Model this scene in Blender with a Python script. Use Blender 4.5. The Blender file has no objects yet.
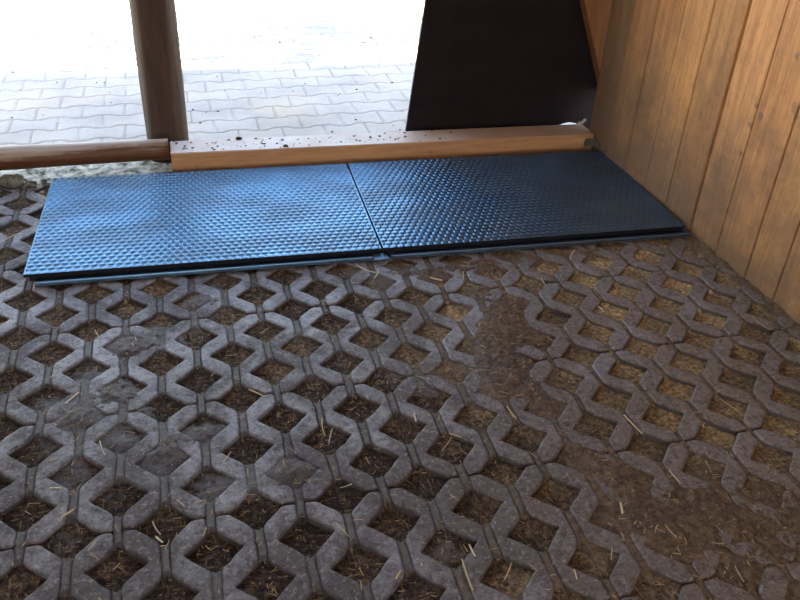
import bpy, bmesh, math, random
import numpy as np
from mathutils import Matrix, Vector, noise

random.seed(7)
S = bpy.context.scene
COL = S.collection

# ------------------------------------------------------------------ camera
cam_d = bpy.data.cameras.new('camera')
cam_d.sensor_width = 36.0
cam_d.lens = 813.8 / 800 * 36.0
cam_d.clip_start = 0.05
cam = bpy.data.objects.new('camera', cam_d)
COL.objects.link(cam)
Rr = Vector((0.9670916, -0.2506998, 0.0433983))
Rd = Vector((-0.1014748, -0.5364751, -0.8377931))
Rf = Vector((0.2333167, 0.8058189, -0.5442603))
cam.matrix_world = Matrix((
    (Rr.x, -Rd.x, -Rf.x, -0.16675),
    (Rr.y, -Rd.y, -Rf.y, -2.02269),
    (Rr.z, -Rd.z, -Rf.z, 1.42275),
    (0, 0, 0, 1)))
S.camera = cam

# ------------------------------------------------------------------ light
W = bpy.data.worlds.new('sky')
S.world = W
W.use_nodes = True
wn = W.node_tree.nodes
wl = W.node_tree.links
bg = wn['Background']
sky = wn.new('ShaderNodeTexSky')
sky.sky_type = 'NISHITA'
sky.sun_disc = False
sky.sun_elevation = math.radians(58)
sky.sun_rotation = math.radians(210)
sky.air_density = 1.0
sky.dust_density = 0.4
sky.ozone_density = 2.0
skm = wn.new('ShaderNodeMix')          # camera white balance: a slightly warmer sky
skm.data_type = 'RGBA'; skm.blend_type = 'MULTIPLY'; skm.inputs[0].default_value = 1.0
skm.inputs[7].default_value = (1.28, 1.0, 0.76, 1)
wl.new(sky.outputs[0], skm.inputs[6])
wl.new(skm.outputs[2], bg.inputs[0])
bg.inputs[1].default_value = 0.28

sun_d = bpy.data.lights.new('sun', 'SUN')
sun_d.energy = 9.0
sun_d.angle = math.radians(0.6)
sun_d.color = (1.0, 0.93, 0.82)
sun = bpy.data.objects.new('sun', sun_d)
COL.objects.link(sun)
sun.rotation_euler = Vector((0.27, 0.46, -0.86)).to_track_quat('-Z', 'Y').to_euler()

S.view_settings.view_transform = 'Standard'
S.view_settings.look = 'None'
S.view_settings.gamma = 1.0
S.view_settings.exposure = 2.3


# ------------------------------------------------------------------ helpers
def tag(o, label=None, cat=None, group=None, kind=None):
    if label: o['label'] = label
    if cat: o['category'] = cat
    if group: o['group'] = group
    if kind: o['kind'] = kind
    return o


def link(name, me, mat, parent=None):
    o = bpy.data.objects.new(name, me)
    COL.objects.link(o)
    if mat: me.materials.append(mat)
    if parent: o.parent = parent
    return o


def empty(name, loc):
    o = bpy.data.objects.new(name, None)
    o.empty_display_size = 0.1
    COL.objects.link(o)
    o.location = loc
    return o


def from_bm(name, bm, mat, parent=None, smooth=False):
    me = bpy.data.meshes.new(name)
    bm.normal_update()
    bm.to_mesh(me)
    bm.free()
    if smooth:
        for p in me.polygons: p.use_smooth = True
    return link(name, me, mat, parent)


def hexa(bm, b, t):
    """solid between bottom quad b and top quad t (counter-clockwise seen from above)"""
    vb = [bm.verts.new(p) for p in b]
    vt = [bm.verts.new(p) for p in t]
    bm.faces.new(vb[::-1]); bm.faces.new(vt)
    for i in range(4):
        j = (i + 1) % 4
        bm.faces.new((vb[i], vb[j], vt[j], vt[i]))
    return vb + vt


def box(bm, x0, x1, y0, y1, z0, z1):
    return hexa(bm, [(x0, y0, z0), (x1, y0, z0), (x1, y1, z0), (x0, y1, z0)],
                [(x0, y0, z1), (x1, y0, z1), (x1, y1, z1), (x0, y1, z1)])


def bevel(bm, w, seg=2):
    bmesh.ops.bevel(bm, geom=bm.edges[:], offset=w, segments=seg, affect='EDGES', profile=0.5)


def grid_mesh(name, xs, ys, Z, skirt=None, mask=None):
    """height field mesh; Z[j,i]; skirt = z of a closed underside"""
    nx, ny = len(xs), len(ys)
    X, Y = np.meshgrid(xs, ys)
    co = np.stack([X, Y, Z], -1).reshape(-1, 3)
    idx = np.arange(nx * ny).reshape(ny, nx)
    q = np.stack([idx[:-1, :-1], idx[:-1, 1:], idx[1:, 1:], idx[1:, :-1]], -1).reshape(-1, 4)
    if mask is not None:
        mm = mask[:-1, :-1] | mask[:-1, 1:] | mask[1:, 1:] | mask[1:, :-1]
        q = q[mm.reshape(-1)]
    nsm = len(q)
    if skirt is not None:
        ring = np.concatenate([idx[0, :], idx[1:, -1], idx[-1, -2::-1], idx[-2:0:-1, 0]])
        low = co[ring].copy(); low[:, 2] = skirt
        base = len(co)
        co = np.concatenate([co, low])
        n = len(ring); a = np.arange(n); b = (a + 1) % n
        q = np.concatenate([q, np.stack([base + a, base + b, ring[b], ring[a]], -1)])
    me = bpy.data.meshes.new(name)
    me.vertices.add(len(co)); me.vertices.foreach_set('co', co.astype(np.float32).ravel())
    me.loops.add(len(q) * 4); me.loops.foreach_set('vertex_index', q.astype(np.int32).ravel())
    me.polygons.add(len(q))
    me.polygons.foreach_set('loop_start', (np.arange(len(q)) * 4).astype(np.int32))
    sm = np.zeros(len(q), bool); sm[:nsm] = True
    me.polygons.foreach_set('use_smooth', sm)
    me.update(calc_edges=True)
    return me


rng = np.random.default_rng(11)


def vnoise(X, Y, scale, seed=0):
    """value noise, smooth, -1..1"""
    r = np.random.default_rng(seed)
    T = r.uniform(-1, 1, (256, 256))
    x = X / scale + 300.3; y = Y / scale + 300.7
    xi = np.floor(x).astype(int); yi = np.floor(y).astype(int)
    fx = x - xi; fy = y - yi
    fx = fx * fx * (3 - 2 * fx); fy = fy * fy * (3 - 2 * fy)
    g = lambda a, b: T[(yi + b) % 256, (xi + a) % 256]
    return (g(0, 0) * (1 - fx) + g(1, 0) * fx) * (1 - fy) + (g(0, 1) * (1 - fx) + g(1, 1) * fx) * fy


def fbm(X, Y, scale, seed=0, oct=4, rough=0.55):
    s = 0; a = 1; t = 0
    for k in range(oct):
        s = s + a * vnoise(X, Y, scale / 2 ** k, seed + k * 17); t += a; a *= rough
    return s / t


def smin(a, b, k):
    h = np.clip(0.5 + 0.5 * (b - a) / k, 0, 1)
    return b * (1 - h) + a * h - k * h * (1 - h)


def sstep(a, b, x):
    t = np.clip((x - a) / (b - a), 0, 1)
    return t * t * (3 - 2 * t)


# ------------------------------------------------------------------ materials
class M:
    def __init__(self, name, rough=0.8, spec=0.5):
        self.m = bpy.data.materials.new(name)
        self.m.use_nodes = True
        self.n = self.m.node_tree.nodes
        self.l = self.m.node_tree.links
        self.b = self.n['Principled BSDF']
        self.b.inputs['Roughness'].default_value = rough
        self.b.inputs['Specular IOR Level'].default_value = spec
        self.tc = self.n.new('ShaderNodeTexCoord').outputs['Object']

    def mapping(self, sc=(1, 1, 1), loc=(0, 0, 0), rot=(0, 0, 0), src=None):
        k = self.n.new('ShaderNodeMapping')
        k.inputs['Scale'].default_value = sc
        k.inputs['Location'].default_value = loc
        k.inputs['Rotation'].default_value = rot
        self.l.new(src or self.tc, k.inputs[0])
        return k.outputs[0]

    def noise(self, scale, detail=4, rough=0.55, vec=None, dist=0):
        k = self.n.new('ShaderNodeTexNoise')
        k.inputs['Scale'].default_value = scale
        k.inputs['Detail'].default_value = detail
        k.inputs['Roughness'].default_value = rough
        k.inputs['Distortion'].default_value = dist
        self.l.new(vec or self.tc, k.inputs['Vector'])
        return k.outputs['Fac']

    def ramp(self, fac, stops):
        k = self.n.new('ShaderNodeValToRGB')
        e = k.color_ramp.elements
        while len(e) < len(stops): e.new(0.5)
        for el, (p, c) in zip(e, stops):
            el.position = p
            el.color = (c, c, c, 1) if isinstance(c, (int, float)) else (*c, 1)
        self.l.new(fac, k.inputs[0])
        return k.outputs[0]

    def mix(self, fac, a, b, mode='MIX'):
        k = self.n.new('ShaderNodeMix')
        k.data_type = 'RGBA'; k.blend_type = mode
        for s, v in ((k.inputs[0], fac), (k.inputs[6], a), (k.inputs[7], b)):
            if isinstance(v, (int, float)): s.default_value = v
            elif isinstance(v, tuple): s.default_value = (*v, 1)
            else: self.l.new(v, s)
        return k.outputs[2]

    def math(self, op, a, b=None):
        k = self.n.new('ShaderNodeMath'); k.operation = op
        for s, v in ((k.inputs[0], a), (k.inputs[1], b)):
            if v is None: continue
            if isinstance(v, (int, float)): s.default_value = v
            else: self.l.new(v, s)
        return k.outputs[0]

    def sep(self, v=None):
        k = self.n.new('ShaderNodeSeparateXYZ')
        self.l.new(v or self.tc, k.inputs[0])
        return k.outputs

    def map_range(self, v, a, b, c=0, d=1):
        k = self.n.new('ShaderNodeMapRange')
        for i, x in enumerate((a, b, c, d)): k.inputs[i + 1].default_value = x
        self.l.new(v, k.inputs[0])
        return k.outputs[0]

    def color(self, c):
        if isinstance(c, tuple): self.b.inputs['Base Color'].default_value = (*c, 1)
        else: self.l.new(c, self.b.inputs['Base Color'])

    def rough(self, r): self.l.new(r, self.b.inputs['Roughness'])

    def bump(self, h, strength=0.4, dist=0.003):
        k = self.n.new('ShaderNodeBump')
        k.inputs['Strength'].default_value = strength
        k.inputs['Distance'].default_value = dist
        self.l.new(h, k.inputs['Height'])
        self.l.new(k.outputs[0], self.b.inputs['Normal'])
        return self


def mat_concrete():
    m = M('turf_paver_concrete', 0.55, 0.5)
    base = m.ramp(m.noise(5, 5, 0.6), [(0.3, (0.18, 0.18, 0.20)), (0.7, (0.32, 0.32, 0.35))])
    grain = m.ramp(m.noise(170, 3, 0.7), [(0.3, (0.5, 0.48, 0.5)), (0.6, 1.0)])
    c = m.mix(0.7, base, grain, 'MULTIPLY')
    # trodden-in dirt film; amount and tone also vary with x and y
    sx = m.sep()
    film = m.map_range(m.noise(3.4, 5, 0.6), 0.36, 0.64)
    right = m.map_range(sx[0], 0.1, 1.3, 0.0, 0.22)
    near = m.map_range(sx[1], 0.0, -0.9, -0.05, 0.42)
    fine = m.map_range(m.noise(26, 6, 0.75), 0.34, 0.66)
    grit = m.map_range(m.noise(110, 4, 0.8), 0.36, 0.62)
    f = m.math('ADD', m.math('ADD', film, right), near)
    f = m.math('ADD', m.math('MULTIPLY', f, 0.62), m.math('MULTIPLY', fine, 0.42))
    dm = m.map_range(f, 0.32, 0.78, 0.10, 0.95)
    dirt = m.mix(m.map_range(sx[0], 0.1, 1.2, 0, 1), (0.105, 0.096, 0.103), (0.255, 0.218, 0.185))
    dirt = m.mix(m.math('MULTIPLY', grit, 0.7), m.mix(1.0, dirt, (0.5, 0.47, 0.45), 'MULTIPLY'), dirt)
    c = m.mix(dm, c, dirt)
    spots = m.map_range(m.noise(48, 6, 0.88), 0.52, 0.57, 0, 0.75)
    c = m.mix(spots, c, (0.040, 0.034, 0.032))
    pale = m.map_range(m.noise(70, 4, 0.8, m.mapping((1, 1, 1), (7, 3, 0))), 0.55, 0.62, 0, 0.5)
    c = m.mix(pale, c, (0.33, 0.32, 0.33))
    # dark earth colour on the cell sides, with their shade painted in
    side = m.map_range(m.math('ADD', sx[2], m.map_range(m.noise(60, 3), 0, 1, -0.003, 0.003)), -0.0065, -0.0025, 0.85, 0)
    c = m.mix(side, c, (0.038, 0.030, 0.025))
    m.color(c)
    m.rough(m.map_range(f, 0.3, 0.8, 0.38, 0.75))
    m.bump(m.noise(120, 6, 0.8), 0.7, 0.003)
    return m.m


def mat_soil():
    m = M('stable_soil', 0.95, 0.2)
    sx = m.sep()
    c1 = m.ramp(m.noise(75, 6, 0.8), [(0.38, (0.012, 0.009, 0.008)), (0.5, (0.048, 0.036, 0.028)), (0.64, (0.14, 0.105, 0.07))])
    c2 = m.ramp(m.noise(75, 6, 0.8), [(0.36, (0.06, 0.042, 0.024)), (0.5, (0.225, 0.170, 0.102)), (0.64, (0.46, 0.365, 0.22))])
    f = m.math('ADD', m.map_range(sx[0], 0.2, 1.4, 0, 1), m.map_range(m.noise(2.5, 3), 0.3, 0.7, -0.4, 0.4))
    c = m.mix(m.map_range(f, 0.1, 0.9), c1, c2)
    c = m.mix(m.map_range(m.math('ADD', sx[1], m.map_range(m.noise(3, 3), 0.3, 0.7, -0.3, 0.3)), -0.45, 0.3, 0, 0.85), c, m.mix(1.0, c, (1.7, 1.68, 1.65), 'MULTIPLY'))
    olive = m.map_range(m.noise(5.5, 3, 0.5, m.mapping((1, 1, 1), (9, 4, 0))), 0.46, 0.62, 0, 0.7)
    c = m.mix(olive, c, m.mix(1.0, c, (1.9, 1.85, 1.6), 'MULTIPLY'))
    # chopped straw fibres
    v1 = m.mapping((1, 5, 1), rot=(0, 0, 0.6))
    v2 = m.mapping((5, 1, 1), rot=(0, 0, 0.2))
    f1 = m.map_range(m.noise(40, 1, 0.5, v1), 0.66, 0.70)
    f2 = m.map_range(m.noise(40, 1, 0.5, v2), 0.66, 0.70)
    c = m.mix(m.math('MULTIPLY', m.math('MAXIMUM', f1, f2), 0.6), c, (0.34, 0.26, 0.15))
    # trodden dust where the soil lies high: in the slits and smeared over the ribs
    high = m.map_range(m.math('ADD', sx[2], m.map_range(m.noise(50, 4, 0.7), 0.3, 0.7, -0.002, 0.002)), -0.009, -0.005, 0, 0.9)
    dust = m.mix(m.map_range(m.math('ADD', sx[0], m.map_range(sx[1], -0.4, -1.2, 0, 0.25)), 0.25, 0.8), (0.125, 0.113, 0.116), (0.215, 0.155, 0.100))
    dust = m.mix(m.map_range(m.noise(30, 6, 0.8), 0.38, 0.6, 0.75, 0), dust, m.mix(1.0, dust, (0.55, 0.5, 0.48), 'MULTIPLY'))
    clod = m.map_range(m.noise(60, 7, 0.85, m.mapping((1, 1, 1), (2, 8, 0))), 0.47, 0.56, 0, 0.75)
    dust = m.mix(clod, dust, (0.05, 0.04, 0.035))
    c = m.mix(high, c, dust)
    lefty = m.math('MULTIPLY', high, m.map_range(sx[0], 0.3, 0.8, 1, 0.15))
    m.rough(m.map_range(lefty, 0, 0.9, 0.95, 0.5))
    m.l.new(m.map_range(lefty, 0, 0.9, 0.2, 0.5), m.b.inputs['Specular IOR Level'])
    m.color(c)
    m.bump(m.noise(90, 6, 0.8), 1.0, 0.010)
    return m.m


def mat_rubber(name, dusty=True, dark=1.0):
    m = M(name, 0.35, 1.0)
    m.b.inputs['IOR'].default_value = 2.4
    m.b.inputs['Specular Tint'].default_value = (0.34, 0.66, 1.0, 1)  # blue sky reflection put into the specular tint of black rubber
    c = m.ramp(m.noise(3, 4), [(0.3, (0.026, 0.034, 0.066)), (0.7, (0.042, 0.052, 0.095))])
    if dusty:
        d = m.map_range(m.noise(3.5, 2, 0.5), 0.45, 0.7, 0, 0.4)
        c = m.mix(d, c, (0.10, 0.085, 0.065))
        sm = m.map_range(m.noise(4.0, 2, 0.5, m.mapping((1, 1.6, 1), (5, 2, 0))), 0.38, 0.64)
        c = m.mix(m.math('MULTIPLY', sm, 0.4), c, (0.018, 0.02, 0.03))
        m.rough(m.map_range(sm, 0, 1, 0.28, 0.42))
        m.l.new(m.map_range(sm, 0, 1, 1.0, 0.68), m.b.inputs['Specular IOR Level'])
    m.color(c)
    m.bump(m.noise(350, 3, 0.7), 0.25, 0.001)
    return m.m


def mat_wood(name, ca, cb, axis='Z', scale=1.0, rough=0.65, dirt=False, knots=True):
    """long grain along the given local axis"""
    m = M(name, rough, 0.35)
    s = {'Z': (14, 14, 0.9), 'X': (0.9, 14, 14), 'Y': (14, 0.9, 14)}[axis]
    s = tuple(k * scale for k in s)
    info = m.n.new('ShaderNodeObjectInfo')
    v = m.mapping(s)
    big = m.noise(1.0, 5, 0.6, v, 1.2)
    fine = m.noise(6.0, 4, 0.7, v, 0.4)
    c = m.ramp(big, [(0.25, ca), (0.75, cb)])
    c = m.mix(0.7, c, m.ramp(fine, [(0.36, 0.6), (0.62, 1.0)]), 'MULTIPLY')
    if knots:
        vk = m.mapping(tuple(k * 0.35 for k in s))
        k = m.n.new('ShaderNodeTexVoronoi'); k.inputs['Scale'].default_value = 0.9
        m.l.new(vk, k.inputs['Vector'])
        kn = m.map_range(k.outputs['Distance'], 0.05, 0.16, 0.75, 0)
        c = m.mix(kn, c, (ca[0] * 0.35, ca[1] * 0.3, ca[2] * 0.3))
    h = m.math('ADD', big, m.math('MULTIPLY', fine, 0.4))
    return m, c, h


# ------------------------------------------------------------------ FLOOR of turf-grid pavers
XS = np.arange(-2.0, 1.7201, 0.0042)
YS = np.arange(-2.6, 1.1851, 0.0042)
# keep the fine grid only where it matters: coarser rows behind the camera
YS = np.concatenate([np.arange(-2.6, -1.45, 0.012), np.arange(-1.45, 1.1851, 0.0042)])
XS = np.concatenate([np.arange(-1.75, -1.1, 0.012), np.arange(-1.1, 1.69, 0.0042)])
X, Y = np.meshgrid(XS, YS)
wob = 0.0030
Xw = X + wob * fbm(X, Y, 0.05, 3, 2)
Yw = Y + wob * fbm(X, Y, 0.05, 9, 2)


def fold(v, p):  # signed distance to the nearest multiple of p
    return v - p * np.round(v / p)


R_ = 0.0595


def dcell(ox, oy):
    dx = fold(Xw - ox, 0.2); dy = fold(Yw - oy, 0.2)
    hole = (np.abs(dx) + np.abs(dy) - R_) / math.sqrt(2)
    slit = np.abs(dx) - (0.0085 - 0.0045 * sstep(0.45, 0.95, X))
    ends = 0.1 - np.abs(dy)                    # distance from the slit's middle
    slit = np.maximum(slit, 0.6 * (ends - 0.05))
    return hole, slit


h0, s0 = dcell(0, 0)
h1, s1 = dcell(0.1, 0.1)
hole = np.minimum(h0, h1)
both = np.minimum(smin(h0, s0, 0.010), smin(h1, s1, 0.010))
Yv = -Yw
dj = np.abs(fold(Yv - 0.3, 0.4))               # joints between paver rows (every 40 cm)
row = np.floor((Yv - 0.3) / 0.4)
xo = np.where(row % 2 == 0, 0.0, 0.2)
djx = np.abs(fold(Xw - 0.1 * 0 - xo, 0.6))
joint = dj - 0.0013 - 0.0008 * vnoise(X, Y, 0.03, 5)
allv = np.minimum(both, smin(both, joint, 0.008))
depth_all = 1 - sstep(-0.003, 0.0035, allv)   # 1 inside any void
in_hole = 1 - sstep(-0.004, 0.004, hole)
top = 0.0025 * fbm(X, Y, 0.35, 21, 2) + 0.0011 * fbm(X, Y, 0.02, 25, 3)
pid = np.sin(row * 12.9898 + np.floor((Xw - xo) / 0.6) * 78.233) * 43758.5453
top = top + 0.003 * (pid - np.floor(pid)) - 0.0015
edge_wear = 0.0012 * (1 - sstep(0.0, 0.008, allv))
Zc = top - edge_wear - depth_all * 0.016 - in_hole * 0.04


m_conc = mat_concrete()
me = grid_mesh('floor', XS, YS, Zc, skirt=-0.08)
floor = link('floor', me, m_conc)
tag(floor, 'grey concrete turf paver floor with zigzag ribs and diamond cells', kind='structure')

# soil and trodden straw: fills the cells, spills over the concrete in places
lumps = fbm(X, Y, 0.03, 41, 4, 0.65)
patch = fbm(X, Y, 0.34, 55, 3)
lvl = -0.0135 + 0.0085 * fbm(X, Y, 0.16, 61, 2) + 0.0045 * lumps


def blob(cx, cy, rx, ry, a=0.0):
    dx = X - cx; dy = Y - cy
    c, s = math.cos(a), math.sin(a)
    u = (dx * c + dy * s) / rx; v = (-dx * s + dy * c) / ry
    return np.exp(-(u * u + v * v))


spill = (1.3 * blob(0.90, -0.98, 0.26, 0.20) + 0.9 * blob(0.72, -0.62, 0.09, 0.18, 0.1)
         + 1.0 * blob(0.72, -0.12, 0.11, 0.24, -0.2) + 1.0 * blob(0.62, 0.24, 0.30, 0.07)
         + 0.9 * blob(-0.42, -0.22, 0.10, 0.12) + 0.8 * blob(-0.30, 0.02, 0.16, 0.08)
         + 0.9 * blob(-0.14, 0.20, 0.10, 0.10) + 0.7 * blob(-0.12, -0.62, 0.10, 0.05)
         + 0.85 * blob(-0.25, -0.42, 0.2, 0.06) + 1.1 * blob(1.66, -0.1, 0.05, 1.5)
         + 1.0 * blob(-0.40, -0.02, 0.06, 0.05) + 0.9 * blob(-0.52, -0.30, 0.05, 0.05) + 0.8 * blob(-0.30, -0.50, 0.06, 0.05)
         + 0.9 * blob(0.0, -0.60, 0.06, 0.05) + 0.8 * blob(0.40, -0.36, 0.05, 0.05) + 0.9 * blob(0.62, -0.36, 0.07, 0.09)
         + 0.7 * blob(1.15, 0.28, 0.35, 0.06) + 0.8 * blob(1.3, -1.0, 0.3, 0.2))
lvl = lvl + spill * (0.0155 + 0.006 * patch + 0.004 * lumps + 0.003 * fbm(X, Y, 0.014, 101, 2))
# slits between the ribs are packed nearly flush with trodden grey dust
slitd = np.minimum(s0, s1)
near_f = 1 - sstep(-1.0, 0.2, Y)
flush = top - 0.0020 + 0.0018 * near_f + 0.0012 * patch + 0.0008 * lumps
wgt = (1 - sstep(-0.002, 0.006, slitd)) * sstep(-0.006, 0.006, hole)
lvl = np.maximum(lvl, flush * wgt + (1 - wgt) * lvl)
lvl = np.minimum(lvl, 0.0085 + 0.003 * lumps)
m_soil = mat_soil()
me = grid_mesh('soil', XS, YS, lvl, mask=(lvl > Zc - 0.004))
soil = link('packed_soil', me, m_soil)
tag(soil, 'dark soil and chopped straw packed into the diamond cells of the floor', 'soil', kind='stuff')

# ------------------------------------------------------------------ YARD of interlocking double-T stones
Xy = np.concatenate([np.arange(-6, -1.5, 0.06), np.arange(-1.5, 2.2, 0.0075), np.arange(2.2, 7, 0.06)])
Yy = np.concatenate([np.arange(1.38, 4.4, 0.0075), np.arange(4.4, 16, 0.08)])
A, B = np.meshgrid(Xy, Yy)
ca, sa = math.cos(0.02), math.sin(0.02)
Ar = A * ca + B * sa; Br = -A * sa + B * ca
# trapezoid wave, period 0.2
ph = np.abs(fold(Ar, 0.2)) / 0.1
wave = 0.011 * (np.clip((ph - 0.35) / 0.3, 0, 1) * 2 - 1)
p0 = 0.1433
rowf = (Br - 1.337) / p0
# boundary k at k*p0 + (-1)^k * wave
best = np.full_like(A, 9.0); ridx = np.zeros_like(A)
k0 = np.floor(rowf)
for dk in (-1, 0, 1, 2):
    k = k0 + dk
    yb = 1.337 + k * p0 + np.where(k % 2 == 0, 1, -1) * wave
    d = Br - yb
    best = np.minimum(best, np.abs(d) / 1.05)
    ridx = np.where(d > 0, np.maximum(ridx, k + 1000), ridx)
ridx = ridx - 1000
vx = np.abs(fold(Ar + np.where(ridx % 2 == 0, 0.0, 0.1), 0.2))
jd = np.minimum(best, vx)
Zy = -0.006 + 0.003 * fbm(A, B, 0.6, 71, 2) - 0.007 * (1 - sstep(0.0012, 0.0065, jd))
me = grid_mesh('ground', Xy, Yy, Zy, skirt=-0.1)
m = M('yard_stone', 0.85, 0.3)
c = m.ramp(m.noise(2.2, 5, 0.6), [(0.3, (0.38, 0.355, 0.33)), (0.7, (0.57, 0.53, 0.485))])
c = m.mix(0.5, c, m.ramp(m.noise(120, 3, 0.7), [(0.3, 0.7), (0.6, 1.0)]), 'MULTIPLY')
c = m.mix(m.map_range(m.noise(1.7, 4, 0.6, m.mapping((1, 1.6, 1), (3, 1, 0))), 0.52, 0.7, 0, 0.55), c, (0.60, 0.50, 0.36))
zz = m.sep()[2]
c = m.mix(m.map_range(zz, -0.0135, -0.0095, 0.7, 0), c, (0.30, 0.28, 0.25))
m.color(c)
yard = link('ground', me, m.m)
tag(yard, 'pale yard of interlocking concrete stones beyond the log and beam', kind='structure')

# ------------------------------------------------------------------ kerb strip between floor and yard
kx = np.arange(-1.75, 1.75, 0.008); ky = np.arange(1.10, 1.3901, 0.008)
A, B = np.meshgrid(kx, ky)
Zk = -0.004 + 0.006 * fbm(A, B, 0.12, 81, 4, 0.65) + 0.004 * fbm(A, B, 0.03, 84, 3)
Zk -= 0.012 * (B < 1.17)
me = grid_mesh('kerb', kx, ky, Zk, skirt=-0.09)
m = M('kerb_concrete', 0.9, 0.3)
c = m.ramp(m.noise(22, 5, 0.7), [(0.38, (0.04, 0.036, 0.025)), (0.46, (0.28, 0.27, 0.21)), (0.6, (0.62, 0.60, 0.52))])
c = m.mix(m.map_range(m.noise(9, 4, 0.6), 0.55, 0.68, 0, 0.6), c, (0.10, 0.11, 0.055))
m.color(c); m.bump(m.noise(90, 4, 0.7), 0.6, 0.004)
kerb = link('trim_1', me, m.m)
tag(kerb, 'mottled mossy concrete kerb strip under the log', kind='structure')

# ------------------------------------------------------------------ SHELL
m_roof, c, h = mat_wood('roof_boards', (0.16, 0.09, 0.045), (0.30, 0.19, 0.10), 'X')
m_roof.color(c)
bm = bmesh.new()
for i in range(28):
    y0 = -4.4 + i * 0.2
    box(bm, -1.95, 2.0, y0 + 0.003, y0 + 0.197, 2.55, 2.575)
ceil = from_bm('ceiling_blocker', bm, m_roof.m)  # unseen roof, added to keep sky light off the interior
tag(ceil, 'unseen plank roof added over the stall to block sky light', kind='structure')


def wall_x(y): return 1.655 - 0.03 * y


# right wall: upright planks
SPOTS = [(0.181, 0.552, 0.014), (0.14, 0.53, 0.016), (0.179, 0.488, 0.014), (0.188, 0.385, 0.013), (0.063, 0.754, 0.016), (0.538, 0.083, 0.01)]      # dark smudges on the planks: y, z, radius
m_pl, c, h = mat_wood('wall_planks', (0.50, 0.245, 0.095), (0.80, 0.45, 0.195), 'Z', 1.2, 0.5)
att = m_pl.n.new('ShaderNodeAttribute'); att.attribute_name = 'tone'; att.attribute_type = 'GEOMETRY'
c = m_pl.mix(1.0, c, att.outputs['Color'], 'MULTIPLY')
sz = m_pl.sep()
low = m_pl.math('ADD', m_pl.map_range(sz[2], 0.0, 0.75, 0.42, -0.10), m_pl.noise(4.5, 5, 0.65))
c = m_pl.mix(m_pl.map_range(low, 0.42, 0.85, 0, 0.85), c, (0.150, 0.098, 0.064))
scf = m_pl.map_range(m_pl.noise(22, 7, 0.8), 0.5, 0.62, 0, 0.35)
c = m_pl.mix(scf, c, m_pl.mix(1.0, c, (0.55, 0.5, 0.48), 'MULTIPLY'))
sm = m_pl.map_range(m_pl.noise(13, 3, 0.5, m_pl.mapping((1, 1, 0.55), (2, 5, 1))), 0.68, 0.73, 0, 0.5)
c = m_pl.mix(sm, c, (0.12, 0.095, 0.085))
vs = m_pl.n.new('ShaderNodeVectorMath'); vs.operation = 'MULTIPLY'
m_pl.l.new(m_pl.tc, vs.inputs[0]); vs.inputs[1].default_value = (0, 1, 1)
wv = m_pl.n.new('ShaderNodeVectorMath'); wv.operation = 'ADD'
nzc = m_pl.n.new('ShaderNodeTexNoise'); nzc.inputs['Scale'].default_value = 40
m_pl.l.new(m_pl.tc, nzc.inputs['Vector'])
sc_ = m_pl.n.new('ShaderNodeVectorMath'); sc_.operation = 'SCALE'; sc_.inputs['Scale'].default_value = 0.03
m_pl.l.new(nzc.outputs['Color'], sc_.inputs[0])
m_pl.l.new(vs.outputs[0], wv.inputs[0]); m_pl.l.new(sc_.outputs[0], wv.inputs[1])
for sy_, szz, rad in SPOTS:
    dn = m_pl.n.new('ShaderNodeVectorMath'); dn.operation = 'DISTANCE'
    m_pl.l.new(wv.outputs[0], dn.inputs[0]); dn.inputs[1].default_value = (0.015, sy_ + 0.015, szz + 0.015)
    c = m_pl.mix(m_pl.map_range(dn.outputs['Value'], rad * 0.5, rad, 0.6, 0), c, (0.10, 0.075, 0.06))
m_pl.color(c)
m_pl.bump(h, 0.35, 0.004)
edges = [1.184, 1.0, 0.838, 0.671, 0.51, 0.337, 0.168, -0.005, -0.155, -0.32, -0.485, -0.65, -0.82, -0.99, -1.16,
         -1.33, -1.5, -1.68, -1.86, -2.04, -2.22, -2.4, -2.58, -2.76, -2.94, -3.12, -3.3]
tones = [(0.36, 0.44, 0.58), (0.62, 0.62, 0.66), (0.78, 0.76, 0.74), (0.97, 0.98, 0.92), (0.74, 0.73, 0.68),  # board tones; first ones also paint in weaker light near the far corner
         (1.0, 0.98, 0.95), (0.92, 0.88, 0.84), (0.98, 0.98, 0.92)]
bm = bmesh.new()
lay = bm.loops.layers.float_color.new('tone')
rr = random.Random(5)
for i in range(len(edges) - 1):
    ya, yb = edges[i], edges[i + 1]
    g = [0.0025, 0.0015, 0.0016, 0.0024, 0.0030, 0.0036, 0.0026, 0.0022][i % 8]
    off = [0.004, 0, 0.002, 0.001, 0.0, 0.007, 0.002, 0.003][i % 8]
    bb = bmesh.new()
    lean = rr.uniform(-0.003, 0.003)
    y1, y0 = ya - g, yb + g
    x0a, x1a = wall_x(y0) - 0.004 + off, wall_x(y1) - 0.004 + off
    hexa(bb, [(x0a, y0, -0.03), (x0a + 0.026, y0, -0.03), (x1a + 0.026, y1, -0.03), (x1a, y1, -0.03)],
         [(x0a, y0 + lean, 2.56), (x0a + 0.026, y0 + lean, 2.56), (x1a + 0.026, y1 + lean, 2.56), (x1a, y1 + lean, 2.56)])
    bevel(bb, 0.0025, 1)
    tmp = bpy.data.meshes.new('t'); bb.to_mesh(tmp); bb.free()
    n0 = len(bm.faces)
    bm.from_mesh(tmp); bpy.data.meshes.remove(tmp)
    bm.faces.ensure_lookup_table()
    t = tones[i] if i < len(tones) else (rr.uniform(0.85, 1),) * 3
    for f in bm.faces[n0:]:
        for l in f.loops: l[lay] = (*t, 1)
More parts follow.
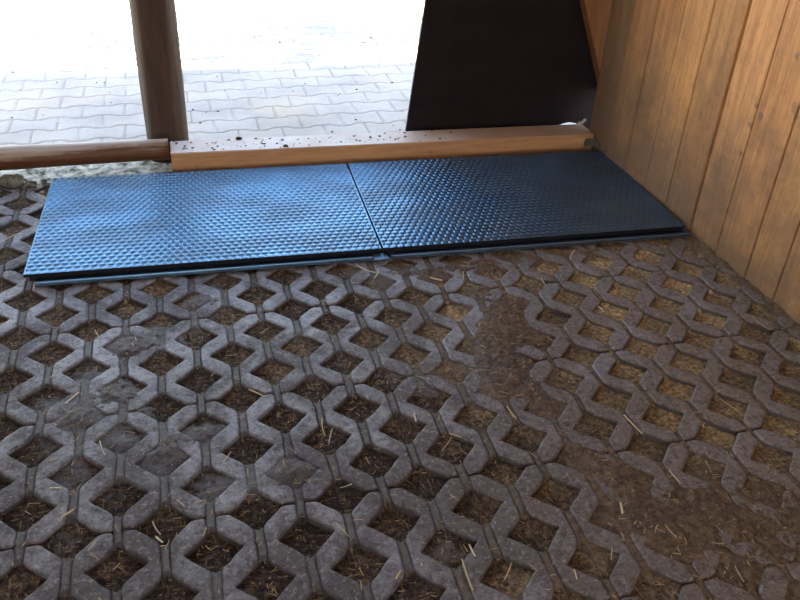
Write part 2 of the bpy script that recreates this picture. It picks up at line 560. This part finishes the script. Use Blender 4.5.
# backing behind the joints
n0 = len(bm.faces)
hexa(bm, [(wall_x(-3.3) + 0.03, -3.3, -0.03), (wall_x(-3.3) + 0.05, -3.3, -0.03), (wall_x(1.18) + 0.05, 1.18, -0.03), (wall_x(1.18) + 0.03, 1.18, -0.03)],
     [(wall_x(-3.3) + 0.03, -3.3, 2.56), (wall_x(-3.3) + 0.05, -3.3, 2.56), (wall_x(1.18) + 0.05, 1.18, 2.56), (wall_x(1.18) + 0.03, 1.18, 2.56)])
bm.faces.ensure_lookup_table()
for f in bm.faces[n0:]:
    for l in f.loops: l[lay] = (0.08, 0.07, 0.06, 1)
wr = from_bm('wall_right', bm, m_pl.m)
tag(wr, 'upright brown plank wall on the right', kind='structure')

bm = bmesh.new()
for i in range(32):
    y0 = -4.4 + i * 0.18
    box(bm, -1.83, -1.80, y0 + 0.002, y0 + 0.178, -0.03, 2.55)
m_lw, c, h = mat_wood('left_planks', (0.36, 0.19, 0.085), (0.56, 0.33, 0.155), 'Z')
m_lw.color(c)
wl_ = from_bm('wall_left_blocker', bm, m_lw.m)  # unseen wall, added to keep direct sun off the floor
tag(wl_, 'unseen plank wall added on the left side of the stall to block the sun', kind='structure')

bm = bmesh.new()
for i in range(10):
    x0 = 0.0 + i * 0.18
    box(bm, x0 + 0.002, x0 + 0.178, -4.43, -4.40, -0.03, 2.55)  # unseen, added; the gap beside it lets light onto the right wall
tag(from_bm('wall_back_blocker', bm, m_lw.m), 'unseen plank wall added behind the viewer, with a doorway placed to shape the light', kind='structure')

# stable ground behind the camera
bm = bmesh.new()
box(bm, -6, 7, -9, -2.601, -0.1, -0.01)
m = M('rear_ground', 0.9, 0.2)
m.color(m.ramp(m.noise(6, 4), [(0.3, (0.2, 0.17, 0.13)), (0.7, (0.34, 0.3, 0.24))]))
tag(from_bm('ground_rear', bm, m.m), 'bare ground behind the stall', kind='structure')

# unseen branch, added over the roof edge so its leaves dapple the yard
tree = empty('added_shade_branch', (-1.9, 0.9, 2.6))
tag(tree, 'unseen leafy branch added over the edge of the roof to shade the yard', 'branch')
m = M('leaf', 0.6, 0.3); m.color(m.ramp(m.noise(3), [(0.3, (0.05, 0.11, 0.02)), (0.7, (0.11, 0.2, 0.04))]))
m_leaf = m.m
rl = random.Random(8)
bm = bmesh.new()
for cx, cy, sx_, sy_, n in ((-0.2, 1.55, 0.55, 0.24, 900), (0.6, 1.65, 0.35, 0.14, 300), (-1.5, 1.5, 0.2, 0.08, 120), (-0.4, 2.0, 0.4, 0.2, 260)):
    for k in range(n):
        p = Vector((cx + 1.9 + rl.gauss(0, sx_), cy - 0.9 + rl.gauss(0, sy_), 0.5 + rl.uniform(-0.25, 0.25)))
        Rm = Matrix.Rotation(rl.uniform(0, 6.28), 3, 'Z') @ Matrix.Rotation(rl.uniform(-0.8, 0.8), 3, 'X')
        L = rl.uniform(0.08, 0.14)
        vs_ = [bm.verts.new(p + Rm @ Vector(q)) for q in ((0, 0, 0), (L * .5, -L * .28, 0.006), (L, 0, 0), (L * .5, L * .28, 0.006))]
        bm.faces.new(vs_)
from_bm('shade_foliage', bm, m_leaf, tree)
bm = bmesh.new()
hexa(bm, [(0, 0, 0.44), (0, 0.05, 0.44), (0, 0.05, 0.5), (0, 0, 0.5)], [(2.9, 0.62, 0.5), (2.9, 0.64, 0.5), (2.9, 0.64, 0.52), (2.9, 0.62, 0.52)])
bmesh.ops.recalc_face_normals(bm, faces=bm.faces[:])
from_bm('shade_bough', bm, m_roof.m, tree)

# ------------------------------------------------------------------ RUBBER MATS
m_mat = mat_rubber('mat_rubber')
m_lip = mat_rubber('mat_lip_rubber', False)
_m = M('mat_side_shade_rubber', 0.7, 0.2); _m.color((0.006, 0.007, 0.010)); m_side = _m.m  # near-black rubber copy paints the shadowed gap under the mat edge
MW, MD, MT = 1.159, 0.735, 0.028


def mat_mesh(w, d, t, step=0.003, bump=0.0042):
    xs = np.linspace(0, w, int(w / step)); ys = np.linspace(0, d, int(d / step))
    A, B = np.meshgrid(xs, ys)
    px, py = 0.0262, 0.0245
    r = np.round((B - 0.012) / py)
    yy = (B - 0.012) - r * py
    xx = fold(A - 0.013 - np.where(r % 2 == 0, 0, px / 2), px)
    # overlapping rounded studs, higher towards their near edge like scales
    q = (np.abs(xx) / 0.0118) ** 2.4 + (np.abs(yy) / 0.0100) ** 2.4
    stud = 1 - sstep(0.55, 1.15, q)
    Z = t + bump * stud * (0.75 + 0.25 * (-yy / 0.01))
    m_ = np.minimum(np.minimum(A, w - A), np.minimum(B, d - B))
    Z = np.where(m_ < 0.006, t + bump * 0.6, Z)
    
    Z += 0.0005 * fbm(A, B, 0.25, 5, 2)
    return grid_mesh('mat_top', xs, ys, Z, skirt=t - 0.008)


def lip_bm(x0, x1, right=False):
    bm = bmesh.new()
    box(bm, x0, x1, -0.025, 0.014, 0.0, 0.005)
    bevel(bm, 0.001, 1)
    n_base = len(bm.faces)
    b2 = bmesh.new()
    box(b2, x0, x1, -0.0235, -0.0165, 0.003, 0.0135)
    bevel(b2, 0.0025, 3)
    tmp = bpy.data.meshes.new('t'); b2.to_mesh(tmp); b2.free(); bm.from_mesh(tmp); bpy.data.meshes.remove(tmp)
    bm.faces.ensure_lookup_table()
    for f in bm.faces[:n_base]: f.material_index = 1
    return bm


mat_a = empty('rubber_stall_mat', (-0.711, 0.392, 0.006))
tag(mat_a, 'blue-glinting black studded rubber mat, the left one, in front of the post', 'rubber mat', 'studded rubber mats')
sheet = link('studded_sheet', mat_mesh(MW, MD, MT), m_mat, mat_a)
bm = bmesh.new(); box(bm, 0.012, MW - 0.004, 0.012, MD - 0.004, 0.0, MT - 0.009)
under = from_bm('underside', bm, m_side, mat_a)
sheet.data.materials.append(m_side)
for p in sheet.data.polygons:
    if not p.use_smooth: p.material_index = 1
lip = from_bm('interlocking_lip', lip_bm(0.034, MW - 0.036), m_lip, mat_a)
lip.data.materials.append(m_side)
bm = bmesh.new()
box(bm, MW - 0.034, MW + 0.022, -0.032, 0.004, 0.0, 0.011)
bevel(bm, 0.003, 2)
tabo = from_bm('connecting_tab', bm, m_lip, mat_a)
ang = math.atan2(-0.068, 2.3)
mat_a.rotation_euler.z = ang

mat_b = mat_a.copy(); COL.objects.link(mat_b)
mat_b.location = (0.4535, 0.3578, 0.006)
mat_b['label'] = 'darker black studded rubber mat lying against the plank wall'
for o in (sheet, lip, under):
    c2 = o.copy(); COL.objects.link(c2); c2.parent = mat_b
lipB = [o for o in mat_b.children if o.name.startswith('interlocking')][0]
lipB.data = lipB.data.copy()
for v in lipB.data.vertices:
    v.co.x = 0.024 if v.co.x < 0.5 else MW + 0.014
bm = bmesh.new()
box(bm, MW - 0.002, MW + 0.014, -0.02, MD - 0.01, 0.0, 0.012)
bevel(bm, 0.003, 2)
from_bm('side_lip', bm, m_lip, mat_b)

# ------------------------------------------------------------------ SQUARED BEAM
m_bm, c, h = mat_wood('sawn_timber', (0.42, 0.225, 0.11), (0.52, 0.30, 0.155), 'X', 0.8, 0.6, knots=False)
# fine stains in the timber; crumbs are separate
c = m_bm.mix(m_bm.map_range(m_bm.noise(16, 4, 0.6), 0.62, 0.72, 0, 0.45), c, (0.18, 0.10, 0.05))
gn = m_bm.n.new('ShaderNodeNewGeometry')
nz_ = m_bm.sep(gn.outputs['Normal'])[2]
pale = m_bm.math('MULTIPLY', m_bm.map_range(nz_, 0.6, 0.9), m_bm.map_range(m_bm.noise(7, 4, 0.6), 0.3, 0.6, 0.65, 1))  # sky light on the upward face painted as a paler colour
pale = m_bm.math('MULTIPLY', pale, m_bm.map_range(m_bm.sep()[0], 0.5, 1.2, 1, 0.25))  # painted sky light weakens to the right, by the panel
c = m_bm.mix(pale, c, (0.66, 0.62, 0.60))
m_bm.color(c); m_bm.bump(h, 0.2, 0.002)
bm = bmesh.new()
n = 20
ring = []
for i in range(n + 1):
    t = i / n
    x = -0.236 + t * 1.852
    yf = 1.150 - 0.030 * t
    hgt = 0.100 - 0.012 * t
    w = 0.132
    ring.append([bm.verts.new((x, yf, 0.0)), bm.verts.new((x, yf + w, 0.0)),
                 bm.verts.new((x, yf + w, hgt)), bm.verts.new((x, yf, hgt))])
for i in range(n):
    for j in range(4):
        k = (j + 1) % 4
        bm.faces.new((ring[i][j], ring[i + 1][j], ring[i + 1][k], ring[i][k]))
bm.faces.new(ring[0]); bm.faces.new(ring[-1][::-1])
bmesh.ops.recalc_face_normals(bm, faces=bm.faces[:])
sharp = [e for e in bm.edges if len(e.link_faces) == 2 and e.calc_face_angle(0) > 0.8]
bmesh.ops.bevel(bm, geom=sharp, offset=0.003, segments=2, affect='EDGES')
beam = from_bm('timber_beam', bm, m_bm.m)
tag(beam, 'squared light timber beam lying along the back edge of the mats', 'beam')

# galvanised bracket between the beam's end and the wall
m = M('bracket_metal', 0.45, 0.5)
m.b.inputs['Metallic'].default_value = 0.8
m.color(m.ramp(m.noise(40, 4), [(0.3, (0.10, 0.10, 0.09)), (0.7, (0.30, 0.29, 0.26))]))
m_met = m.m
br = empty('metal_bracket', (1.589, 1.110, 0.036))
tag(br, 'small grey metal bracket fixing the right end of the beam', 'bracket')
bm = bmesh.new(); box(bm, -0.022, 0.029, -0.003, 0.001, 0.0, 0.036); bevel(bm, 0.001, 1)
from_bm('plate', bm, m_met, br)
bm = bmesh.new(); box(bm, 0.026, 0.030, -0.05, 0.0, 0.004, 0.032); bevel(bm, 0.001, 1)
from_bm('flange', bm, m_met, br)
for q in ((0.0, 0.018), (0.014, 0.01)):
    bm = bmesh.new()
    bmesh.ops.create_cone(bm, cap_ends=True, segments=6, radius1=0.005, radius2=0.005, depth=0.005,
                          matrix=Matrix.Translation((q[0], -0.005, q[1])) @ Matrix.Rotation(math.pi / 2, 4, 'X'))
    from_bm('bolt', bm, m_met, br)


# ------------------------------------------------------------------ ROUND POST AND LOG
def lathe_log(r_of, length, nseg=48, nlen=60, seed=0, wob=0.004, axis='Z'):
    bm = bmesh.new()
    rows = []
    for i in range(nlen + 1):
        t = i / nlen
        row = []
        for j in range(nseg):
            a = 2 * math.pi * j / nseg
            nz = noise.noise(Vector((math.cos(a) * 2.2, math.sin(a) * 2.2, t * length * 1.5 + seed)))
            nz2 = noise.noise(Vector((math.cos(a) * 9, math.sin(a) * 9, t * length * 0.8 + seed + 30)))
            r = r_of(t) * (1 + 0.05 * nz) + 0.0022 * nz2
            bx = wob * noise.noise(Vector((t * length * 1.3, seed, 1))); by = wob * noise.noise(Vector((t * length * 1.3, seed, 9)))
            if axis == 'Z': p = (bx + r * math.cos(a), by + r * math.sin(a), t * length)
            else: p = (t * length, bx + r * math.cos(a), by + r * math.sin(a))
            row.append(bm.verts.new(p))
        rows.append(row)
    for i in range(nlen):
        for j in range(nseg):
            k = (j + 1) % nseg
            f = bm.faces.new((rows[i][j], rows[i][k], rows[i + 1][k], rows[i + 1][j]))
            f.smooth = True
    bm.faces.new(rows[0][::-1]); bm.faces.new(rows[-1])
    bmesh.ops.recalc_face_normals(bm, faces=bm.faces[:])
    return bm


m_post, c, h = mat_wood('post_wood', (0.028, 0.016, 0.011), (0.075, 0.043, 0.028), 'Z', 2.2, 0.7, knots=False)
m_post.color(c); m_post.bump(h, 0.6, 0.006)
post = from_bm('round_post', lathe_log(lambda t: 0.0845 + 0.004 * t, 2.55, seed=2, wob=0.006), m_post.m)
post.location = (-0.243, 1.372, -0.004)
tag(post, 'thick dark brown round wooden post standing behind log and beam', 'post')

m_log, c, h = mat_wood('log_wood', (0.05, 0.016, 0.007), (0.16, 0.058, 0.024), 'X', 2.0, 0.5, knots=False)
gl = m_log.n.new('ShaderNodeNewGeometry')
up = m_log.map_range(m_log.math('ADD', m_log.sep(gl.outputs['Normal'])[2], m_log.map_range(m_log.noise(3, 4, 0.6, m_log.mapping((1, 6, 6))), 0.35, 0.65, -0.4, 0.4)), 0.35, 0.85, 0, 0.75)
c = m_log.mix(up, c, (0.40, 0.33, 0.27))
m_log.color(c); m_log.bump(h, 0.6, 0.005)
log = from_bm('round_log', lathe_log(lambda t: 0.041 + 0.003 * (1 - t) + 0.004 * math.exp(-((t - 0.6) * 9) ** 2), 1.52, seed=8, wob=0.012, axis='X'), m_log.m)
log.location = (-1.762, 1.215, 0.094)
tag(log, 'peeled dark brown round log rail left of the beam', 'log')

# ------------------------------------------------------------------ RUBBER-CLAD PANEL outside, behind the beam
m_pan = M('panel_rubber', 0.6, 0.1)
m_pan.color(m_pan.ramp(m_pan.noise(8, 3), [(0.3, (0.010, 0.007, 0.010)), (0.7, (0.015, 0.011, 0.015))]))
m_pan.rough(m_pan.map_range(m_pan.noise(3, 3), 0.3, 0.7, 0.5, 0.75))
pan = empty('hanging_rubber_panel', (0.783, 1.30, 0.0))
tag(pan, 'tall black studded rubber panel standing upright behind the beam', 'panel')
L0, L1 = (0.0, 0.074), (0.24, 2.45)      # left edge leans to the right
x_end = 0.93
bot = lambda x: 0.074 - 0.010 * x / 0.93 + max(0, (x - 0.72)) * 0.10
nx, nz = 190, 420
us = np.linspace(0, 1, nx); vs = np.linspace(0, 1, nz)
U, V = np.meshgrid(us, vs)
zb = 0.012 + sstep(0.66, 0.72, U * x_end) * (1 - sstep(0.842, 0.856, U * x_end)) * (0.054 + 0.013 * np.exp(-((U * x_end - 0.79) / 0.04) ** 2))
Zp = zb + (2.45 - zb) * V
left = L0[0] + (L1[0] - L0[0]) * (Zp - 0.074) / (2.45 - 0.074)
Xp = left + (x_end - left) * U
rw = np.round(Zp / 0.0245)
zz = Zp - rw * 0.0245
xx = fold(Xp - np.where(rw % 2 == 0, 0, 0.0131), 0.0262)
q = (np.abs(xx) / 0.0115) ** 2.4 + (np.abs(zz) / 0.0095) ** 2.4
D = 0.0012 * (1 - sstep(0.5, 1.2, q)) * sstep(0.0, 0.02, U) * sstep(1.0, 0.98, U)
me = grid_mesh('panel', us, vs, D)
co = np.stack([Xp, -D, Zp], -1).reshape(-1, 3)
me.vertices.foreach_set('co', co.astype(np.float32).ravel())
me.update()
front = link('studded_face', me, m_pan.m, pan)
sol = front.modifiers.new('thick', 'SOLIDIFY'); sol.thickness = 0.018; sol.offset = -1
bm = bmesh.new()
hexa(bm, [(0.03, 0.02, 0.08), (0.90, 0.02, 0.14), (0.90, 0.045, 0.14), (0.03, 0.045, 0.08)],
     [(0.26, 0.02, 2.42), (0.90, 0.02, 2.42), (0.90, 0.045, 2.42), (0.26, 0.045, 2.42)])
m_brd, c, h = mat_wood('panel_board', (0.2, 0.12, 0.07), (0.32, 0.2, 0.12), 'Z'); m_brd.color(c)
from_bm('backing_board', bm, m_brd.m, pan)

# diagonal brace in front of the panel, behind the wall's end
m_brc, c, h = mat_wood('brace_wood', (0.17, 0.075, 0.03), (0.26, 0.125, 0.05), 'Z', 1.0, 0.6)
m_brc.color(c); m_brc.bump(h, 0.3, 0.003)
# line of its left edge: (1.506,z.646)->(1.643,z.319) at y 1.24
bm = bmesh.new()
sl = (1.643 - 1.506) / (0.319 - 0.646)
def bx(z): return 1.506 + sl * (z - 0.646)
ZB = 0.24
hexa(bm, [(bx(ZB), 1.205, ZB), (bx(ZB) + 0.13, 1.205, ZB), (bx(ZB) + 0.13, 1.265, ZB), (bx(ZB), 1.265, ZB)],
     [(bx(1.7), 1.205, 1.7), (bx(1.7) + 0.13, 1.205, 1.7), (bx(1.7) + 0.13, 1.265, 1.7), (bx(1.7), 1.265, 1.7)])
bevel(bm, 0.004, 2)
brace = from_bm('diagonal_brace', bm, m_brc.m)
tag(brace, 'orange-brown diagonal timber brace between black panel and plank wall', 'brace')
brace.location = (0.0, 0.0, 0.0)

# corner post hidden behind the wall's end, carries brace and roof
bm = bmesh.new()
box(bm, 1.82, 1.94, 1.20, 1.32, -0.02, 2.55); bevel(bm, 0.004, 1)
m_cp, c, h = mat_wood('corner_wood', (0.16, 0.10, 0.06), (0.26, 0.17, 0.10), 'Z'); m_cp.color(c)
cp = from_bm('corner_post', bm, m_cp.m)
tag(cp, 'dark square corner post behind the far end of the plank wall', 'post')

# pale torn scrap at the foot of the panel
bm = bmesh.new()
pts = [(0, 0), (0.016, -0.004), (0.03, 0.006), (0.042, 0.02), (0.034, 0.024), (0.02, 0.014), (0.004, 0.012)]
lo = [bm.verts.new((x, 0.004 * math.sin(i * 2), z)) for i, (x, z) in enumerate(pts)]
hi = [bm.verts.new((x, 0.006 + 0.004 * math.sin(i * 2), z)) for i, (x, z) in enumerate(pts)]
bm.faces.new(lo); bm.faces.new(hi[::-1])
for i in range(len(pts)):
    j = (i + 1) % len(pts); bm.faces.new((lo[j], lo[i], hi[i], hi[j]))
bmesh.ops.recalc_face_normals(bm, faces=bm.faces[:])
m = M('pale_scrap', 0.8, 0.2); m.color((0.30, 0.29, 0.26))
scrap = from_bm('torn_scrap', bm, m.m)
scrap.location = (1.585, 1.235, 0.0925)
tag(scrap, 'small pale torn scrap lying on the right end of the beam', 'scrap')


# ------------------------------------------------------------------ RUBBLE at the kerb, CLODS, CRUMBS
def stone_bm(r, seed, flat=0.6, sub=3, amp=0.35):
    bm = bmesh.new()
    bmesh.ops.create_icosphere(bm, subdivisions=sub, radius=r)
    for v in bm.verts:
        d = v.co.normalized()
        k = 1 + amp * noise.noise(d * 1.6 + Vector((seed, 0, 0))) + amp * 0.5 * noise.noise(d * 5 + Vector((seed, 4, 0)))
        v.co = Vector((d.x * r * k * 1.2, d.y * r * k * 0.9, d.z * r * k * flat))
    for f in bm.faces: f.smooth = True
    return bm


m = M('rubble_stone', 0.9, 0.3)
c = m.ramp(m.noise(35, 5, 0.7), [(0.35, (0.05, 0.05, 0.045)), (0.65, (0.23, 0.23, 0.21))])
m.color(c); m.bump(m.noise(80, 4, 0.7), 0.6, 0.004)
m_rub = m.m
stones = [(-0.845, 1.150, 0.044, 'grey rounded stone, the largest in the rubble at the left end of the log'),
          (-0.925, 1.125, 0.026, 'grey stone at the left picture edge under the log'),
          (-0.775, 1.130, 0.020, 'small grey stone right of the largest stone by the kerb'),
          (-0.895, 1.085, 0.018, 'small grey stone in front of the others at the kerb'),
          (-0.730, 1.155, 0.013, 'tiny grey stone nearest the left mat corner at the kerb')]
for i, (x, y, r, lb) in enumerate(stones):
    o = from_bm('stone', stone_bm(r, i * 3.7), m_rub)
    o.location = (x, y + 0.02, r * 0.35)
    o.rotation_euler.z = i * 1.3
    tag(o, lb, 'stone', 'rubble stones by the kerb')

m = M('dung_clod', 0.95, 0.2)
m.color(m.ramp(m.noise(60, 4), [(0.3, (0.02, 0.015, 0.01)), (0.7, (0.07, 0.05, 0.03))]))
m_clod = m.m


def beam_top(x):
    t = (x + 0.236) / 1.84
    return 0.100 - 0.012 * t, 1.150 - 0.030 * t


clods = [(0.045, 0.128, 0.012, 'large dark clod at the back edge of the beam top, right of the post'),
         (0.228, 0.018, 0.009, 'flat dark clod at the front edge of the beam top'),
         (0.145, 0.055, 0.0045, 'small dark clod halfway between the two larger clods on the beam'),
         (-0.07, 0.035, 0.0045, 'small dark clod near the left end of the beam top'),
         (0.60, 0.075, 0.005, 'small dark clod on the middle of the beam top')]
for i, (x, dy, r, lb) in enumerate(clods):
    o = from_bm('dirt_clod', stone_bm(r, 40 + i, 0.55, 2), m_clod)
    z, yf = beam_top(x)
    o.location = (x, yf + min(dy, 0.12), z + r * 0.3)
    tag(o, lb, 'dirt clod', 'dark clods on the beam')
bm = bmesh.new()
rc = random.Random(3)


def add_crumb(bm, x, y, z, r):
    n0 = len(bm.verts)
    g = bmesh.ops.create_icosphere(bm, subdivisions=1, radius=r)
    for v in g['verts']:
        v.co = Vector((v.co.x * rc.uniform(0.6, 1.5), v.co.y * rc.uniform(0.6, 1.3), v.co.z * 0.5)) + Vector((x, y, z))


for i in range(120):
    x = -0.22 + 1.2 * rc.random() ** 1.35
    if rc.random() < 0.4: x = rc.choice([0.15, 0.24, -0.05, 0.6]) + rc.gauss(0, 0.04)
    z, yf = beam_top(x)
    add_crumb(bm, max(-0.22, x), yf + rc.uniform(0.008, 0.122), z + 0.001, rc.choice([0.0014, 0.002, 0.0028, 0.004, 0.0055]))
cr = from_bm('dirt_crumbs', bm, m_clod)
tag(cr, 'fine dark dirt crumbs scattered over the top of the beam', 'crumbs', kind='stuff')
bm = bmesh.new()
for i in range(80):
    x = rc.uniform(-1.3, 1.1); y = rc.uniform(1.5, 3.2)
    add_crumb(bm, x, y, -0.004, rc.choice([0.002, 0.003, 0.004, 0.006]))
cr2 = from_bm('leaf_litter', bm, m_clod)
tag(cr2, 'dark bits of litter scattered over the sunny yard stones', 'litter', kind='stuff')


# ------------------------------------------------------------------ STRAW
def top_z(x, y):
    i = int(np.clip(np.searchsorted(XS, x), 0, len(XS) - 1)); j = int(np.clip(np.searchsorted(YS, y), 0, len(YS) - 1))
    i0, i1 = max(0, i - 3), i + 4; j0, j1 = max(0, j - 3), j + 4
    return float(max(Zc[j0:j1, i0:i1].max(), lvl[j0:j1, i0:i1].max()))


def straw_bm(bm, L, r, bend, seed, M4):
    n = 5
    rows = []
    for i in range(n + 1):
        t = i / n - 0.5
        cx = t * L; cy = bend * L * (4 * t * t - 1) * 0.25; cz = 0.15 * r * math.sin(seed + i)
        rows.append([bm.verts.new(M4 @ Vector((cx, cy + r * math.cos(a), cz + 0.7 * r * math.sin(a)))) for a in (0, math.pi / 2, math.pi, 1.5 * math.pi)])
    for i in range(n):
        for j in range(4):
            k = (j + 1) % 4
            bm.faces.new((rows[i][j], rows[i + 1][j], rows[i + 1][k], rows[i][k]))
    bm.faces.new(rows[0]); bm.faces.new(rows[-1][::-1])


def mat_straw(name, a, b):
    m = M(name, 0.6, 0.4)
    m.color(m.ramp(m.noise(25, 3), [(0.3, a), (0.7, b)]))
    return m.m


m_st = mat_straw('straw', (0.42, 0.33, 0.15), (0.62, 0.53, 0.30))
m_st2 = mat_straw('pale_straw', (0.50, 0.46, 0.34), (0.66, 0.62, 0.50))
m_chaff = mat_straw('chaff', (0.30, 0.20, 0.09), (0.62, 0.48, 0.26))

f_ = 813.8
Cc = Vector((-0.16675, -2.02269, 1.42275))


def floor_pt(px, py, z=0.0):      # a point of the floor seen in the photograph, used once to place straws
    d = Rr * ((px - 400) / f_) + Rd * ((py - 300) / f_) + Rf
    return Cc + d * ((z - Cc.z) / d.z)


stalks = [  # ends of the conspicuous stalks, with thickness and bend
    (66, 404, 79, 393, 0.0030, 0.0, 1), (50, 379, 57, 371, .0012, 0.1, 1), (100, 442, 105, 456, .0015, 0.1, 1), (62, 518, 74, 511, .0022, 0, 0),
    (50, 489, 61, 489, .002, 0, 1), (322, 418, 325, 435, .0014, .2, 0), (333, 424, 329, 440, .0013, .1, 1), (249, 390, 265, 397, .002, 0, 0),
    (462, 560, 473, 591, .0019, 0.05, 0), (469, 545, 475, 557, .002, 0, 1), (442, 448, 452, 434, .0010, .1, 0), (624, 415, 642, 434, .0022, 0.06, 0),
    (620, 505, 622, 516, .0028, 0, 0), (507, 406, 516, 418, .0018, .1, 0), (356, 264, 376, 273, .0020, .5, 1), (374, 279, 379, 269, .0022, .2, 1),
    (430, 278, 442, 281, .0034, .1, 0), (463, 272, 464, 280, .0018, .1, 0), (752, 316, 770, 330, .0012, .4, 0), (669, 471, 681, 484, .0015, 0.1, 0),
    (720, 395, 740, 408, .0016, .1, 0), (152, 518, 160, 531, .0016, .2, 1), (156, 537, 163, 543, .0020, .1, 1), (112, 566, 119, 559, .0012, .1, 0),
    (336, 523, 349, 537, .0012, 0, 0), (0, 243, 14, 235, .0022, .1, 1), (366, 453, 370, 460, .0012, .1, 0), (340, 487, 352, 483, .0010, .1, 1),
    (414, 413, 416, 421, .0020, 0, 1), (449, 433, 462, 437, .0013, .1, 0), (505, 577, 512, 560, .0013, .1, 0), (396, 579, 401, 571, .0020, 0, 0),
    (574, 570, 577, 580, .0016, 0, 0), (612, 548, 611, 560, .0010, 0, 0), (88, 551, 97, 540, .0010, .2, 0), (223, 462, 231, 452, .0012, .2, 0),
    (177, 500, 184, 507, .0012, 0, 0), (598, 306, 604, 312, .0018, 0, 1), (541, 278, 546, 286, .0014, .1, 0), (664, 528, 676, 541, .0012, .1, 0),
    (735, 566, 744, 582, .0012, .1, 0), (260, 331, 268, 326, .0012, 0, 1), (95, 330, 99, 337, .0012, .1, 1), (575, 250, 571, 259, .0014, .3, 1)]
for k, (xa, ya, xb, yb, r, bd, pale) in enumerate(stalks):
    pa, pb = floor_pt(xa, ya), floor_pt(xb, yb)
    mid = (pa + pb) / 2; d = pb - pa
    bm = bmesh.new()
    straw_bm(bm, d.length, r, bd, k, Matrix())
    o = from_bm('straw_stalk', bm, m_st2 if pale else m_st)
    o.location = (mid.x, mid.y, top_z(mid.x, mid.y) + r * 0.6)
    o.rotation_euler.z = math.atan2(d.y, d.x)
    tag(o, 'loose pale straw stalk lying on the paved floor', 'straw', 'loose straw stalks on the floor')

# fine chaff nobody could count
bm = bmesh.new()
rs = random.Random(12)
for k in range(6000):
    x = rs.uniform(-0.95, 1.6); y = rs.uniform(-1.3, 0.36)
    ix = int(np.clip(np.searchsorted(XS, x), 0, len(XS) - 1)); iy = int(np.clip(np.searchsorted(YS, y), 0, len(YS) - 1))
    zc_, zs_ = Zc[iy, ix], lvl[iy, ix]
    onsoil = zs_ > zc_
    if not onsoil and rs.random() < 0.93: continue
    if onsoil and rs.random() < 0.25: continue
    L = rs.choice([0.004, 0.006, 0.008, 0.012, 0.016, 0.026]); r = rs.uniform(0.0005, 0.0011)
    M4 = Matrix.Translation((x, y, max(zc_, zs_) + 0.0012)) @ Matrix.Rotation(rs.uniform(0, 6.28), 4, 'Z') @ Matrix.Rotation(rs.uniform(-0.25, 0.25), 4, 'Y')
    straw_bm(bm, L, r, rs.uniform(-0.4, 0.4), k, M4)
ch = from_bm('straw_chaff', bm, m_chaff)
tag(ch, 'fine chopped straw chaff strewn over soil and pavers', 'straw chaff', kind='stuff')
